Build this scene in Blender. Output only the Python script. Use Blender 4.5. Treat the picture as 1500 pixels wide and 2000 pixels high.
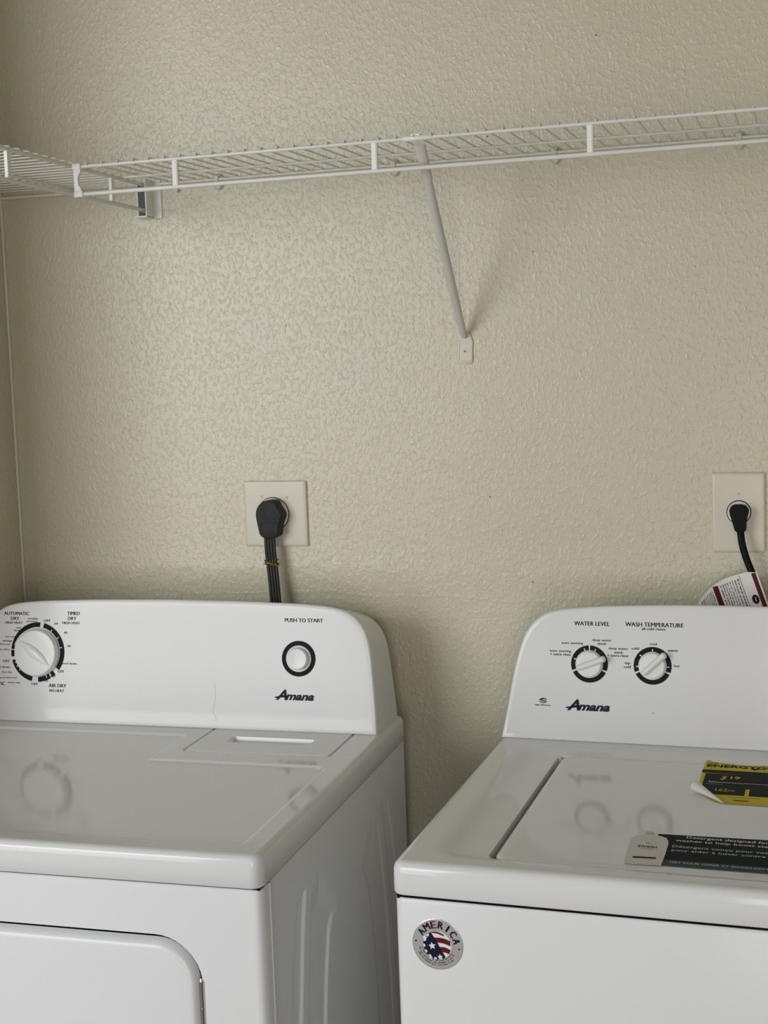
import bpy, bmesh, math, random
import numpy as np
from mathutils import Matrix, Vector

random.seed(7)
for o in list(bpy.data.objects):
    bpy.data.objects.remove(o)
SC = bpy.context.scene
COL = SC.collection

# ------------------------------------------------------------------ camera
cam_data = bpy.data.cameras.new('camera')
cam = bpy.data.objects.new('camera', cam_data)
COL.objects.link(cam)
CAM = dict(pos=(1.3780, -2.2187, 1.4874), yaw=0.2954, pitch=-0.1024, roll=0.0346, f=2682.0)
def cam_rot(yaw, pitch, roll):
    return (Matrix.Rotation(yaw, 3, 'Z') @ Matrix.Rotation(pitch, 3, 'X') @ Matrix.Rotation(roll, 3, 'Y'))
_R = cam_rot(CAM['yaw'], CAM['pitch'], CAM['roll'])
_r, _v, _u = _R.col[0], _R.col[1], _R.col[2]
m = Matrix(((_r.x, _u.x, -_v.x), (_r.y, _u.y, -_v.y), (_r.z, _u.z, -_v.z))).to_4x4()
m.translation = Vector(CAM['pos'])
cam.matrix_world = m
cam_data.sensor_fit = 'VERTICAL'
cam_data.sensor_height = 24.0
cam_data.sensor_width = 18.0
cam_data.lens = CAM['f'] / 2000.0 * 24.0
cam_data.clip_start = 0.02
SC.camera = cam

# ------------------------------------------------------------------ world, lights, exposure
world = bpy.data.worlds.new('world')
SC.world = world
world.use_nodes = True
wb = world.node_tree.nodes['Background']
wb.inputs[0].default_value = (0.75, 0.85, 1.0, 1)
wb.inputs[1].default_value = 1.0

def area_light(name, loc, target, sx, sy, power, color):
    d = bpy.data.lights.new(name, 'AREA')
    d.shape = 'RECTANGLE'; d.size = sx; d.size_y = sy
    d.energy = power; d.color = color
    o = bpy.data.objects.new(name, d)
    COL.objects.link(o)
    o.location = loc
    o.rotation_euler = (Vector(target) - Vector(loc)).to_track_quat('-Z', 'Y').to_euler()
    return o
# daylight through the two windows of the room behind the photographer
area_light('daylight_left_window_sky', (-1.22, -3.56, 2.02), (-1.22, 0, 2.02), 2.10, 0.98, 52, (0.96, 0.98, 1.0))
area_light('daylight_left_window_ground', (-1.22, -3.56, 0.94), (-1.22, 0, 0.94), 2.10, 1.14, 23, (0.985, 0.985, 0.98))
area_light('daylight_right_window', (1.65, -3.56, 1.05), (1.65, 0, 1.05), 1.1, 1.5, 21, (1.0, 0.955, 0.88))

SC.view_settings.view_transform = 'Standard'
SC.view_settings.look = 'None'
SC.view_settings.gamma = 1.0
SC.view_settings.use_curve_mapping = False
SC.view_settings.exposure = -0.09

# ------------------------------------------------------------------ materials
def new_mat(name, col, rough=0.5, metal=0.0, spec=0.5, coat=0.0):
    mt = bpy.data.materials.new(name)
    mt.use_nodes = True
    b = mt.node_tree.nodes['Principled BSDF']
    b.inputs['Base Color'].default_value = (*col, 1)
    b.inputs['Roughness'].default_value = rough
    b.inputs['Metallic'].default_value = metal
    b.inputs['Specular IOR Level'].default_value = spec
    if coat:
        b.inputs['Coat Weight'].default_value = coat
        b.inputs['Coat Roughness'].default_value = 0.08
    return mt

def noise_colour(mt, c1, c2, scale, detail=3.0, lo=0.35, hi=0.65):
    nt = mt.node_tree; b = nt.nodes['Principled BSDF']
    tc = nt.nodes.new('ShaderNodeTexCoord')
    n = nt.nodes.new('ShaderNodeTexNoise'); n.inputs['Scale'].default_value = scale; n.inputs['Detail'].default_value = detail
    r = nt.nodes.new('ShaderNodeValToRGB')
    r.color_ramp.elements[0].position = lo; r.color_ramp.elements[0].color = (*c1, 1)
    r.color_ramp.elements[1].position = hi; r.color_ramp.elements[1].color = (*c2, 1)
    nt.links.new(tc.outputs['Object'], n.inputs['Vector'])
    nt.links.new(n.outputs['Fac'], r.inputs['Fac'])
    nt.links.new(r.outputs['Color'], b.inputs['Base Color'])
    return tc, n

def enamel(name, col, rough, bump=0.02, spec=0.4):
    mt = new_mat(name, col, rough, spec=spec)
    c2 = tuple(min(1, c * 1.015) for c in col)
    c1 = tuple(c * 0.985 for c in col)
    tc, n = noise_colour(mt, c1, c2, 2.5)
    nt = mt.node_tree; b = nt.nodes['Principled BSDF']
    n2 = nt.nodes.new('ShaderNodeTexNoise'); n2.inputs['Scale'].default_value = 900; n2.inputs['Detail'].default_value = 1
    nt.links.new(tc.outputs['Object'], n2.inputs['Vector'])
    bp = nt.nodes.new('ShaderNodeBump'); bp.inputs['Strength'].default_value = bump; bp.inputs['Distance'].default_value = 0.0004
    nt.links.new(n2.outputs['Fac'], bp.inputs['Height'])
    nt.links.new(bp.outputs['Normal'], b.inputs['Normal'])
    return mt

def wall_mat(name, col, seam=False):
    mt = new_mat(name, col, 0.34, spec=0.55)
    nt = mt.node_tree; b = nt.nodes['Principled BSDF']; L = nt.links
    tc = nt.nodes.new('ShaderNodeTexCoord')
    mp = nt.nodes.new('ShaderNodeMapping'); mp.inputs['Scale'].default_value = (1.0, 1.0, 0.72); L.new(tc.outputs['Object'], mp.inputs['Vector'])
    def N(scale, detail, rough=0.5, dist=0.0):
        n = nt.nodes.new('ShaderNodeTexNoise')
        n.inputs['Scale'].default_value = scale; n.inputs['Detail'].default_value = detail
        n.inputs['Roughness'].default_value = rough; n.inputs['Distortion'].default_value = dist
        L.new(mp.outputs['Vector'], n.inputs['Vector']); return n
    def M(op, a, bb=None, cc=None):
        n = nt.nodes.new('ShaderNodeMath'); n.operation = op
        for i, s in enumerate((a, bb, cc)):
            if s is None: continue
            if isinstance(s, (int, float)): n.inputs[i].default_value = s
            else: L.new(s, n.inputs[i])
        return n.outputs[0]
    # colour: slightly uneven paint with a few dark specks
    big = N(1.3, 2)
    r = nt.nodes.new('ShaderNodeValToRGB')
    r.color_ramp.elements[0].position = 0.35; r.color_ramp.elements[0].color = (*[c * 0.96 for c in col], 1)
    r.color_ramp.elements[1].position = 0.65; r.color_ramp.elements[1].color = (*[min(1, c * 1.04) for c in col], 1)
    L.new(big.outputs['Fac'], r.inputs['Fac'])
    L.new(r.outputs['Color'], b.inputs['Base Color'])
    # orange-peel / knockdown relief
    a1 = N(150, 2.0, 0.5, 0.5)
    pk = nt.nodes.new('ShaderNodeMapRange'); pk.interpolation_type = 'SMOOTHSTEP'
    L.new(a1.outputs['Fac'], pk.inputs['Value'])
    pk.inputs['From Min'].default_value = 0.42; pk.inputs['From Max'].default_value = 0.80
    a2 = N(300, 2.0)
    a3 = N(22, 2.0)
    h = M('ADD', M('MULTIPLY', pk.outputs['Result'], 1.0), M('MULTIPLY', a2.outputs['Fac'], 0.35))
    h = M('ADD', h, M('MULTIPLY', a3.outputs['Fac'], 1.2))
    if seam:
        sx = nt.nodes.new('ShaderNodeSeparateXYZ'); L.new(tc.outputs['Object'], sx.inputs[0])
        wob = N(6, 2)
        zz = M('ADD', sx.outputs['Z'], M('MULTIPLY', M('SUBTRACT', wob.outputs['Fac'], 0.5), 0.05))
        band = M('SUBTRACT', 1.0, M('MINIMUM', M('DIVIDE', M('ABSOLUTE', M('SUBTRACT', zz, 1.150)), 0.05), 1.0))
        lump = N(34, 3, 0.55, 1.2)
        h = M('ADD', h, M('MULTIPLY', M('MULTIPLY', band, lump.outputs['Fac']), 3.2))
        ridge = M('SUBTRACT', 1.0, M('MINIMUM', M('DIVIDE', M('ABSOLUTE', M('SUBTRACT', zz, 1.104)), 0.0045), 1.0))
        h = M('ADD', h, M('MULTIPLY', ridge, 0.35))
    bp = nt.nodes.new('ShaderNodeBump'); bp.inputs['Strength'].default_value = 0.8; bp.inputs['Distance'].default_value = 0.0009
    L.new(h, bp.inputs['Height']); L.new(bp.outputs['Normal'], b.inputs['Normal'])
    return mt

WALLC = (0.60, 0.562, 0.425)
M_wall = wall_mat('wall_paint_textured', WALLC, True)
M_wall_side = wall_mat('wall_paint_side', (0.60, 0.562, 0.435))
M_room = new_mat('room_paint', (0.26, 0.235, 0.19), 0.7); noise_colour(M_room, (0.25, 0.225, 0.18), (0.27, 0.245, 0.20), 2)
M_ceiling = new_mat('ceiling_paint', (0.34, 0.32, 0.28), 0.8); noise_colour(M_ceiling, (0.33, 0.31, 0.27), (0.35, 0.33, 0.29), 3)
M_floor = new_mat('floor_vinyl', (0.16, 0.13, 0.10), 0.5); noise_colour(M_floor, (0.14, 0.11, 0.085), (0.19, 0.16, 0.125), 9)
M_caulk = new_mat('caulk', (0.66, 0.63, 0.54), 0.35)
M_enamel = enamel('white_enamel', (0.76, 0.765, 0.76), 0.09, 0.008)
M_enamel_front = enamel('white_enamel_front', (0.79, 0.80, 0.805), 0.22)
M_panel = enamel('console_plastic', (0.775, 0.775, 0.765), 0.12, spec=0.22)
M_knob = enamel('knob_plastic', (0.80, 0.80, 0.78), 0.28)
M_gap_shade = new_mat('dark_gap_shade', (0.006, 0.006, 0.006), 0.9, spec=0.05)  # black that stands in for shade inside gaps and seams
M_ink = new_mat('black_print', (0.008, 0.008, 0.011), 0.6, spec=0.15)
M_navy = new_mat('navy_logo', (0.006, 0.007, 0.028), 0.5, spec=0.2)
M_chrome = new_mat('chrome', (0.62, 0.62, 0.62), 0.18, 1.0)
M_wire = new_mat('white_vinyl_wire', (0.74, 0.72, 0.66), 0.35); noise_colour(M_wire, (0.71, 0.69, 0.63), (0.76, 0.74, 0.68), 12)
M_strut = new_mat('white_plastic_strut', (0.80, 0.79, 0.73), 0.4); noise_colour(M_strut, (0.78, 0.77, 0.71), (0.82, 0.81, 0.75), 20)
M_brace = new_mat('brace_steel_white', (0.62, 0.60, 0.55), 0.4); noise_colour(M_brace, (0.60, 0.58, 0.53), (0.64, 0.62, 0.57), 14)
M_clip = new_mat('clip_plastic', (0.60, 0.59, 0.50), 0.3)
M_socket_shade = new_mat('socket_shade', (0.09, 0.09, 0.10), 0.6)
M_plate = new_mat('painted_plate', (0.64, 0.60, 0.48), 0.34); noise_colour(M_plate, (0.63, 0.59, 0.475), (0.65, 0.61, 0.495), 25)
M_recept = new_mat('receptacle_white', (0.74, 0.73, 0.68), 0.35)
M_plug_grey = new_mat('plug_grey', (0.030, 0.030, 0.030), 0.65, spec=0.25); noise_colour(M_plug_grey, (0.027, 0.027, 0.027), (0.035, 0.035, 0.034), 60)
M_cord_grey = new_mat('cord_grey', (0.026, 0.025, 0.024), 0.45, spec=0.3)
M_black = new_mat('black_rubber', (0.003, 0.003, 0.004), 0.55, spec=0.15)
M_tie = new_mat('twist_tie', (0.22, 0.13, 0.03), 0.3, 0.6)
M_paper = new_mat('paper_white', (0.72, 0.71, 0.67), 0.55)
M_red = new_mat('print_red', (0.09, 0.006, 0.008), 0.6, spec=0.2)
M_yellow = new_mat('label_yellow', (0.60, 0.50, 0.02), 0.6, spec=0.12); noise_colour(M_yellow, (0.54, 0.44, 0.015), (0.64, 0.54, 0.03), 16)
M_lblack = new_mat('label_black', (0.006, 0.007, 0.005), 0.6, spec=0.08)
M_lgreen = new_mat('label_dark_green', (0.003, 0.008, 0.0075), 0.6, spec=0.08)
M_teal = new_mat('label_teal', (0.035, 0.075, 0.075), 0.6, spec=0.1)
M_bottle = new_mat('bottle_print', (0.62, 0.58, 0.53), 0.35)
M_tealtext = new_mat('pale_print', (0.45, 0.50, 0.48), 0.4)
M_silver = new_mat('sticker_silver', (0.72, 0.70, 0.685), 0.32, 0.7)
M_sred = new_mat('sticker_red', (0.13, 0.006, 0.009), 0.5, spec=0.2)
M_swhite = new_mat('sticker_white', (0.82, 0.83, 0.84), 0.4)
M_hole = new_mat('screw_dark', (0.03, 0.025, 0.02), 0.5)

# ------------------------------------------------------------------ mesh helpers
class MB:
    """collects faces with materials, builds ONE mesh object"""
    def __init__(self): self.v = []; self.f = []; self.m = []
    def add(self, verts, faces, mi=0):
        k = len(self.v); self.v += [tuple(p) for p in verts]
        self.f += [tuple(i + k for i in f) for f in faces]; self.m += [mi] * len(faces)
    def loft(self, rings, mi=0, cap0=True, cap1=True, closed=True):
        n = len(rings[0]); vs = [p for r in rings for p in r]; fs = []
        for a in range(len(rings) - 1):
            for i in range(n if closed else n - 1):
                j = (i + 1) % n
                fs.append((a * n + i, a * n + j, (a + 1) * n + j, (a + 1) * n + i))
        if cap0: fs.append(tuple(range(n))[::-1])
        if cap1: fs.append(tuple((len(rings) - 1) * n + i for i in range(n)))
        self.add(vs, fs, mi)
    def box(self, a, b, mi=0, bev=0.0):
        bm = bmesh.new(); bmesh.ops.create_cube(bm, size=1)
        for v in bm.verts:
            v.co = Vector([a[i] + (b[i] - a[i]) * (v.co[i] + 0.5) for i in range(3)])
        if bev: bmesh.ops.bevel(bm, geom=bm.edges[:], offset=bev, segments=3, affect='EDGES', profile=0.5)
        bm.verts.index_update()
        self.add([v.co[:] for v in bm.verts], [[v.index for v in f.verts] for f in bm.faces], mi); bm.free()
    def tube(self, pts, r, seg=12, mi=0, caps=True, rz=None):
        P = [Vector(p) for p in pts]; rings = []
        up = None
        for i, p in enumerate(P):
            t = (P[min(i + 1, len(P) - 1)] - P[max(i - 1, 0)]).normalized()
            if up is None:
                up = Vector((0, 0, 1)) if abs(t.z) < 0.9 else Vector((0, -1, 0))
            s = t.cross(up).normalized(); up2 = s.cross(t).normalized(); up = up2
            rr = r[i] if isinstance(r, (list, tuple)) else r
            r2 = rr if rz is None else (rz[i] if isinstance(rz, (list, tuple)) else rz)
            rings.append([tuple(p + s * rr * math.cos(q) + up2 * r2 * math.sin(q)) for q in [2 * math.pi * k / seg for k in range(seg)]])
        self.loft(rings, mi, caps, caps)
    def build(self, name, mats, parent=None, smooth=True, angle=35, label=None, weld=False):
        me = bpy.data.meshes.new(name); me.from_pydata(self.v, [], self.f)
        for mt in (mats if isinstance(mats, (list, tuple)) else [mats]): me.materials.append(mt)
        me.polygons.foreach_set('material_index', self.m)
        bm = bmesh.new(); bm.from_mesh(me)
        if weld: bmesh.ops.remove_doubles(bm, verts=bm.verts, dist=1e-5)
        bmesh.ops.recalc_face_normals(bm, faces=bm.faces); bm.to_mesh(me); bm.free()
        if smooth:
            me.polygons.foreach_set('use_smooth', [True] * len(me.polygons))
            me.set_sharp_from_angle(angle=math.radians(angle))
        me.update()
        o = bpy.data.objects.new(name, me); COL.objects.link(o)
        if parent: o.parent = parent
        if label: o['label'] = label
        return o

def tag(o, label=None, cat=None, group=None, kind=None):
    if label: o['label'] = label
    if cat: o['category'] = cat
    if group: o['group'] = group
    if kind: o['kind'] = kind
    return o
def thing(name, label, cat, loc=(0, 0, 0), rz=0.0):
    o = bpy.data.objects.new(name, None); COL.objects.link(o)
    o.location = loc; o.rotation_euler = (0, 0, rz); o.empty_display_size = 0.1
    return tag(o, label, cat)

def rrect(x0, x1, y0, y1, r, n=8):
    pts = []
    r = max(r, 1e-5)
    for cx, cy, a0 in ((x1 - r, y1 - r, 0), (x0 + r, y1 - r, 90), (x0 + r, y0 + r, 180), (x1 - r, y0 + r, 270)):
        for k in range(n + 1):
            a = math.radians(a0 + 90 * k / n); pts.append((cx + r * math.cos(a), cy + r * math.sin(a)))
    return pts
def sdrr(x, y, x0, x1, y0, y1, r=0.0):
    cx, cy = (x0 + x1) / 2, (y0 + y1) / 2
    qx = np.abs(x - cx) - (x1 - x0) / 2 + r; qy = np.abs(y - cy) - (y1 - y0) / 2 + r
    return np.hypot(np.maximum(qx, 0), np.maximum(qy, 0)) + np.minimum(np.maximum(qx, qy), 0) - r
def sstep(a, b, x):
    t = np.clip((x - a) / (b - a), 0, 1); return t * t * (3 - 2 * t)
def lines(lo, hi, base, feats):
    s = [np.linspace(lo, hi, max(2, int((hi - lo) / base) + 1))]
    for c, hw, st in feats:
        s.append(np.arange(c - hw, c + hw + st / 2, st))
    a = np.unique(np.round(np.concatenate(s), 5)); a = a[(a >= lo - 1e-9) & (a <= hi + 1e-9)]
    keep = [a[0]]
    for q in a[1:]:
        if q - keep[-1] > 0.0004: keep.append(q)
    keep[-1] = hi
    return np.array(keep)
def grid(mb, A, B, fn, mi=0):
    """A,B 1-D arrays; fn(a2d,b2d)->(X,Y,Z)"""
    a, b = np.meshgrid(A, B, indexing='ij'); X, Y, Z = fn(a, b)
    X, Y, Z = (np.broadcast_to(q, a.shape) for q in (X, Y, Z))
    nb = len(B); vs = np.stack([X, Y, Z], -1).reshape(-1, 3).tolist()
    fs = [(i * nb + j, i * nb + j + 1, (i + 1) * nb + j + 1, (i + 1) * nb + j) for i in range(len(A) - 1) for j in range(nb - 1)]
    mb.add(vs, fs, mi)

# text: a flat 2-D mesh fitted to a box, mapped by a function
_tc = {}
def text_tris(s, shear=0.0, bold=0.0):
    key = (s, shear, bold)
    if key in _tc: return _tc[key]
    cu = bpy.data.curves.new('txt', 'FONT'); cu.body = s; cu.size = 1.0; cu.shear = shear; cu.offset = bold
    cu.resolution_u = 3; cu.fill_mode = 'FRONT'
    ob = bpy.data.objects.new('txt', cu); COL.objects.link(ob)
    bpy.context.view_layer.update()
    me = bpy.data.meshes.new_from_object(ob.evaluated_get(bpy.context.evaluated_depsgraph_get()))
    vs = [(v.co.x, v.co.y) for v in me.vertices]; fs = [tuple(p.vertices) for p in me.polygons]
    bpy.data.objects.remove(ob); bpy.data.curves.remove(cu); bpy.data.meshes.remove(me)
    _tc[key] = (vs, fs); return _tc[key]
def put_text(mb, s, cx, cy, w, h, fn, mi=0, shear=0.0, bold=0.0, base=None):
    """fit the text's bounding box to w x h about (cx, cy); fn(x, y) -> 3-D point"""
    vs, fs = text_tris(s, shear, bold)
    if not vs: return
    x0 = min(v[0] for v in vs); x1 = max(v[0] for v in vs); y0 = min(v[1] for v in vs); y1 = max(v[1] for v in vs)
    P = [fn(cx + ((x - x0) / (x1 - x0) - 0.5) * w, cy + ((y - y0) / (y1 - y0) - 0.5) * h) for x, y in vs]
    mb.add(P, fs, mi)
def stamp(mb, s, cx, cy, w, h, fn, mi=0, d=0.00022):
    for k in (-1, 1): put_text(mb, s, cx + k * d, cy, w - 2 * d, h, fn, mi)
def poly(mb, pts, fn, mi=0):
    mb.add([fn(*p) for p in pts], [tuple(range(len(pts)))], mi)
def annulus(mb, cx, cy, r0, r1, a0, a1, fn, mi=0, n=None):
    n = n or max(3, int(abs(a1 - a0) / 5)); vs = []
    for k in range(n + 1):
        a = math.radians(a0 + (a1 - a0) * k / n)
        vs += [fn(cx + r0 * math.cos(a), cy + r0 * math.sin(a)), fn(cx + r1 * math.cos(a), cy + r1 * math.sin(a))]
    mb.add(vs, [(2 * k, 2 * k + 1, 2 * k + 3, 2 * k + 2) for k in range(n)], mi)

# ------------------------------------------------------------------ room shell
def struct(name, mb, mats, **k):
    o = mb.build(name, mats, smooth=False, **k); o['kind'] = 'structure'; return o
CX1 = 1.76          # right side of the laundry closet
YO = -0.82          # closet opening, right jamb
YOL = -0.485         # left jamb
mb = MB(); mb.box((-0.10, 0.0, 0), (CX1 + 0.10, 0.10, 2.6)); wall_back = struct('wall_back', mb, M_wall)
M_scuff = new_mat('scuff', (0.14, 0.12, 0.09), 0.6)
mb = MB(); mb.box((-0.10, YOL, 0), (0.0, 0.0, 2.6)); struct('wall_left', mb, M_wall_side)
mb = MB(); mb.box((CX1, YO, 0), (CX1 + 0.10, 0.0, 2.6)); struct('wall_right', mb, M_wall_side)
mb = MB(); mb.box((-2.6, YOL, 0), (-0.10, YOL + 0.10, 2.6)); mb.box((CX1 + 0.10, YO, 0), (3.1, YO + 0.10, 2.6))
struct('wall_front', mb, M_room)
mb = MB(); mb.box((-2.6, -3.8, -0.1), (3.1, 0.1, 0.0)); struct('floor', mb, M_floor)
mb = MB(); mb.box((-2.6, -3.8, 2.6), (3.1, 0.1, 2.7)); struct('ceiling', mb, M_ceiling)
mb = MB(); mb.box((-2.7, -3.8, 0), (-2.6, YOL + 0.1, 2.6)); struct('wall_room_left', mb, M_room)
mb = MB(); mb.box((3.1, -3.8, 0), (3.2, YO + 0.1, 2.6)); struct('wall_room_right', mb, M_room)
# far wall with two window openings
mb = MB()
W = [(-2.30, -0.14, 0.35, 2.54), (1.05, 2.25, 0.25, 2.25)]
y0, y1 = -3.7, -3.6
mb.box((-2.6, y0, 0), (-2.30, y1, 2.6)); mb.box((-0.14, y0, 0), (1.05, y1, 2.6)); mb.box((2.25, y0, 0), (3.1, y1, 2.6))
for a, b, c, d in W:
    mb.box((a, y0, 0), (b, y1, c)); mb.box((a, y0, d), (b, y1, 2.6))
struct('wall_room_back', mb, M_room)
for i, (a, b, c, d) in enumerate(W):
    mb = MB(); t = 0.05
    mb.box((a, y0, c), (a + t, y1, d)); mb.box((b - t, y0, c), (b, y1, d)); mb.box((a + t, y0, c), (b - t, y1, c + t)); mb.box((a + t, y0, d - t), (b - t, y1, d))
    mb.box(((a + b) / 2 - 0.02, y0 + 0.02, c + t), ((a + b) / 2 + 0.02, y1 - 0.03, d - t))
    struct('window_%d' % (i + 1), mb, M_strut)
for sx_, sz_, sr_ in ((0.4890, 1.4346, 0.0012), (0.9690, 1.6700, 0.0013), (0.8985, 1.8570, 0.0014), (1.0760, 1.9980, 0.0014), (0.5395, 1.5700, 0.0011), (0.9560, 1.1315, 0.0014), (0.8870, 1.2740, 0.0013)):
    mb = MB(); k_ = 7
    mb.add([(sx_ + sr_ * (0.7 + 0.3 * random.random()) * math.cos(2 * math.pi * i / k_), -0.0004, sz_ + sr_ * 1.2 * math.sin(2 * math.pi * i / k_)) for i in range(k_)], [tuple(range(k_))])
    mb.build('scuff_mark', M_scuff, wall_back, smooth=False)
# caulk line in the closet's left corner
mb = MB(); mb.tube([(0.0022, -0.0022, z) for z in np.linspace(0.02, 2.58, 40)], 0.0028, 8)
struct('trim_1', mb, M_caulk)

# ------------------------------------------------------------------ machines: common pieces
LEAN = 0.15
def yface(y0, h):
    t = min(max(h / 0.035, 0), 1)
    return y0 + LEAN * h + 0.004 * (t * (2 - t))
def console(parent, x0, x1, ybase, zbase, prof, yback, mats=M_panel):
    """prof: right-hand side outline as (inset from edge, height) from the bottom up to the centre top"""
    cx = (x0 + x1) / 2; hw = (x1 - x0) / 2
    half = []
    # densify
    pr = prof
    for i in range(len(pr) - 1):
        n = max(1, int(math.hypot(pr[i + 1][0] - pr[i][0], pr[i + 1][1] - pr[i][1]) / 0.006))
        for k in range(n):
            t = k / n; half.append((pr[i][0] * (1 - t) + pr[i + 1][0] * t, pr[i][1] * (1 - t) + pr[i + 1][1] * t))
    half.append(pr[-1])
    # smooth the polyline a little
    for _ in range(6):
        q = half[:]
        for i in range(1, len(half) - 1):
            q[i] = tuple((half[i - 1][d] + 2 * half[i][d] + half[i + 1][d]) / 4 for d in (0, 1))
        half = q
    right = [(cx + hw - a, h) for a, h in half]
    left = [(cx - hw + a, h) for a, h in half][::-1][1:]
    bot = [(cx - hw + 2 * hw * k / 40, 0.0) for k in range(1, 40)]
    out = right + left + bot
    H = max(h for _, h in out); cyy = H * 0.5
    n = len(out)
    def ring(s_in, dy):
        """inset by s_in metres roughly, pushed back by dy"""
        r = []
        for x, h in out:
            sx = 1 - s_in / hw; sh = 1 - s_in / cyy
            xx = cx + (x - cx) * sx; hh = cyy + (h - cyy) * sh
            r.append((xx, yface(ybase, hh) + dy, zbase + hh))
        return r
    mb = MB()
    # back rings: taper down and in slightly
    def back(t):
        r = []
        for x, h in out:
            xx = cx + (x - cx) * (1 - 0.004 * t)
            yy = yface(ybase, h) + 0.006 + (yback - yface(ybase, h) - 0.006) * t
            hh = h * (1 - 0.115 * t)
            r.append((xx, yy, zbase + hh))
        return r
    rings = [back(1.0), back(0.66), back(0.33), back(0.05), ring(0.0, 0.0045), ring(0.0005, 0.0022), ring(0.0016, 0.0007), ring(0.0032, 0.0)]
    for s in (0.008, 0.014, 0.022, 0.032, 0.045):
        rings.append(ring(s, 0))
    rings.append([(cx + (p[0] - cx) * 0.45, yface(ybase, cyy + (p[2] - zbase - cyy) * 0.3), zbase + cyy + (p[2] - zbase - cyy) * 0.3) for p in rings[-1]])
    mb.loft(rings, 0, True, True)
    return mb.build('console', mats, parent, angle=50)
def face_fn(ybase, zbase, off=0.0004):
    nrm = math.hypot(1, LEAN)
    def fn(x, h):   # h measured vertically above the top deck
        return (x, yface(ybase, h) - off, zbase + h)
    return fn
def face_frame(ybase, zbase, cx, ch):
    """local disc frame on the face: returns map (u, v, w)->point, w out of the face"""
    o = Vector((cx, yface(ybase, ch), zbase + ch)); ex = Vector((1, 0, 0)); ey = Vector((0, LEAN, 1)).normalized(); ez = ex.cross(ey)
    return lambda u, v, w: tuple(o + ex * u + ey * v + ez * w)
def logo(mb, x0, hb, w, fn, mi=0):
    """slanted bold script-like word: tall A with a long crossbar, then 'mana'"""
    k = w / 0.0670
    put_text(mb, 'A', x0 + 0.0115 * k, hb + 0.0083 * k, 0.0200 * k, 0.0166 * k, fn, mi, 0.35, 0.035)
    put_text(mb, 'mana', x0 + 0.0425 * k, hb + 0.0046 * k, 0.0490 * k, 0.0092 * k, fn, mi, 0.35, 0.040)
    poly(mb, [(x0, hb + 0.0030 * k), (x0 + 0.001 * k, hb + 0.0052 * k), (x0 + 0.0225 * k, hb + 0.0076 * k), (x0 + 0.0235 * k, hb + 0.0050 * k)], fn, mi)

# ------------------------------------------------------------------ dryer
DT = 0.9155; DW = 0.737; DY0 = 0.5451
D = thing('dryer', 'white front-loading dryer with a round dial and push button, on the left', 'dryer', (0.7587, -0.7433, 0), 0.0215)
# cabinet: front frame with the door opening
def ring_xz(x0, x1, z0, z1, r, y, n=10): return [(a, y, b) for a, b in rrect(x0, x1, z0, z1, r, n)]
dx0, dx1, dz0, dz1, dr = -0.656, -0.081, 0.17, 0.8075, 0.062
mb = MB()
inner = rrect(dx0, dx1, dz0, dz1, dr, 10)
icx, icz = (dx0 + dx1) / 2, (dz0 + dz1) / 2
X0, X1, Z0, Z1 = -DW + 0.011, -0.011, 0.012, 0.866
def outer_for(p):
    vx, vz = p[0] - icx, p[1] - icz
    t = min([q for q in (((X1 - icx) / vx if vx > 0 else 1e9), ((X0 - icx) / vx if vx < 0 else 1e9), ((Z1 - icz) / vz if vz > 0 else 1e9), ((Z0 - icz) / vz if vz < 0 else 1e9))])
    return (icx + vx * t, icz + vz * t)
out2 = [outer_for(p) for p in inner]
for c_ in ((X1, Z1), (X0, Z1), (X0, Z0), (X1, Z0)):
    k_ = min(range(len(out2)), key=lambda i: (out2[i][0] - c_[0]) ** 2 + (out2[i][1] - c_[1]) ** 2); out2[k_] = c_
# front outer border is made of a rounded shell; flat part here
mb.loft([[(x, 0, z) for x, z in out2], [(x, 0, z) for x, z in inner],
         [(x, 0.0015, z) for x, z in rrect(dx0 + .0008, dx1 - .0008, dz0 + .0008, dz1 - .0008, dr - .001, 10)]], 0, False, False)
mb.loft([[(x, y, z) for x, z in rrect(dx0 + .0009 + i, dx1 - .0009 - i, dz0 + .0009 + i, dz1 - .0009 - i, dr - .001, 10)] for y, i in ((0.0015, 0), (0.016, 0.0))], 1, False, True)  # opening return and floor coloured black in place of the gap's shade
# rounded wrap: profile in (x,y) swept in z, right and left
def wrap(sgn, xe):
    prof = [(0.011, 0.0), (0.0075, 0.0006), (0.004, 0.0024), (0.0015, 0.0055), (0.0003, 0.0090), (0.0, 0.0125), (0.0, 0.0265), (0.003, 0.0270)]
    zs = [0.0, 0.012, 0.866, 0.8710, 0.8722]; ins = [0, 0, 0, 0.0002, 0.0014]
    rings = [[(xe - sgn * (p[0] + i), p[1] + i * (1 if p[1] < .02 else 0), z) for p in prof] for z, i in zip(zs, ins)]
    mb.loft(rings, 0, False, False, closed=False)
wrap(1, 0.0); wrap(-1, -DW)
mb.loft([[(x, y, z) for x in (-DW + 0.011, -0.011)] for y, z in ((0, 0.0), (0, 0.012))], 0, False, False, closed=False)
mb.loft([[(x, y, z) for x in (-DW + 0.011, -0.011)] for y, z in ((0, 0.866), (0.0002, 0.8710), (0.0014, 0.8722), (0.012, 0.8722))], 0, False, False, closed=False)
mb.build('front_panel', [M_enamel_front, M_gap_shade], D, weld=True)
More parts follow.
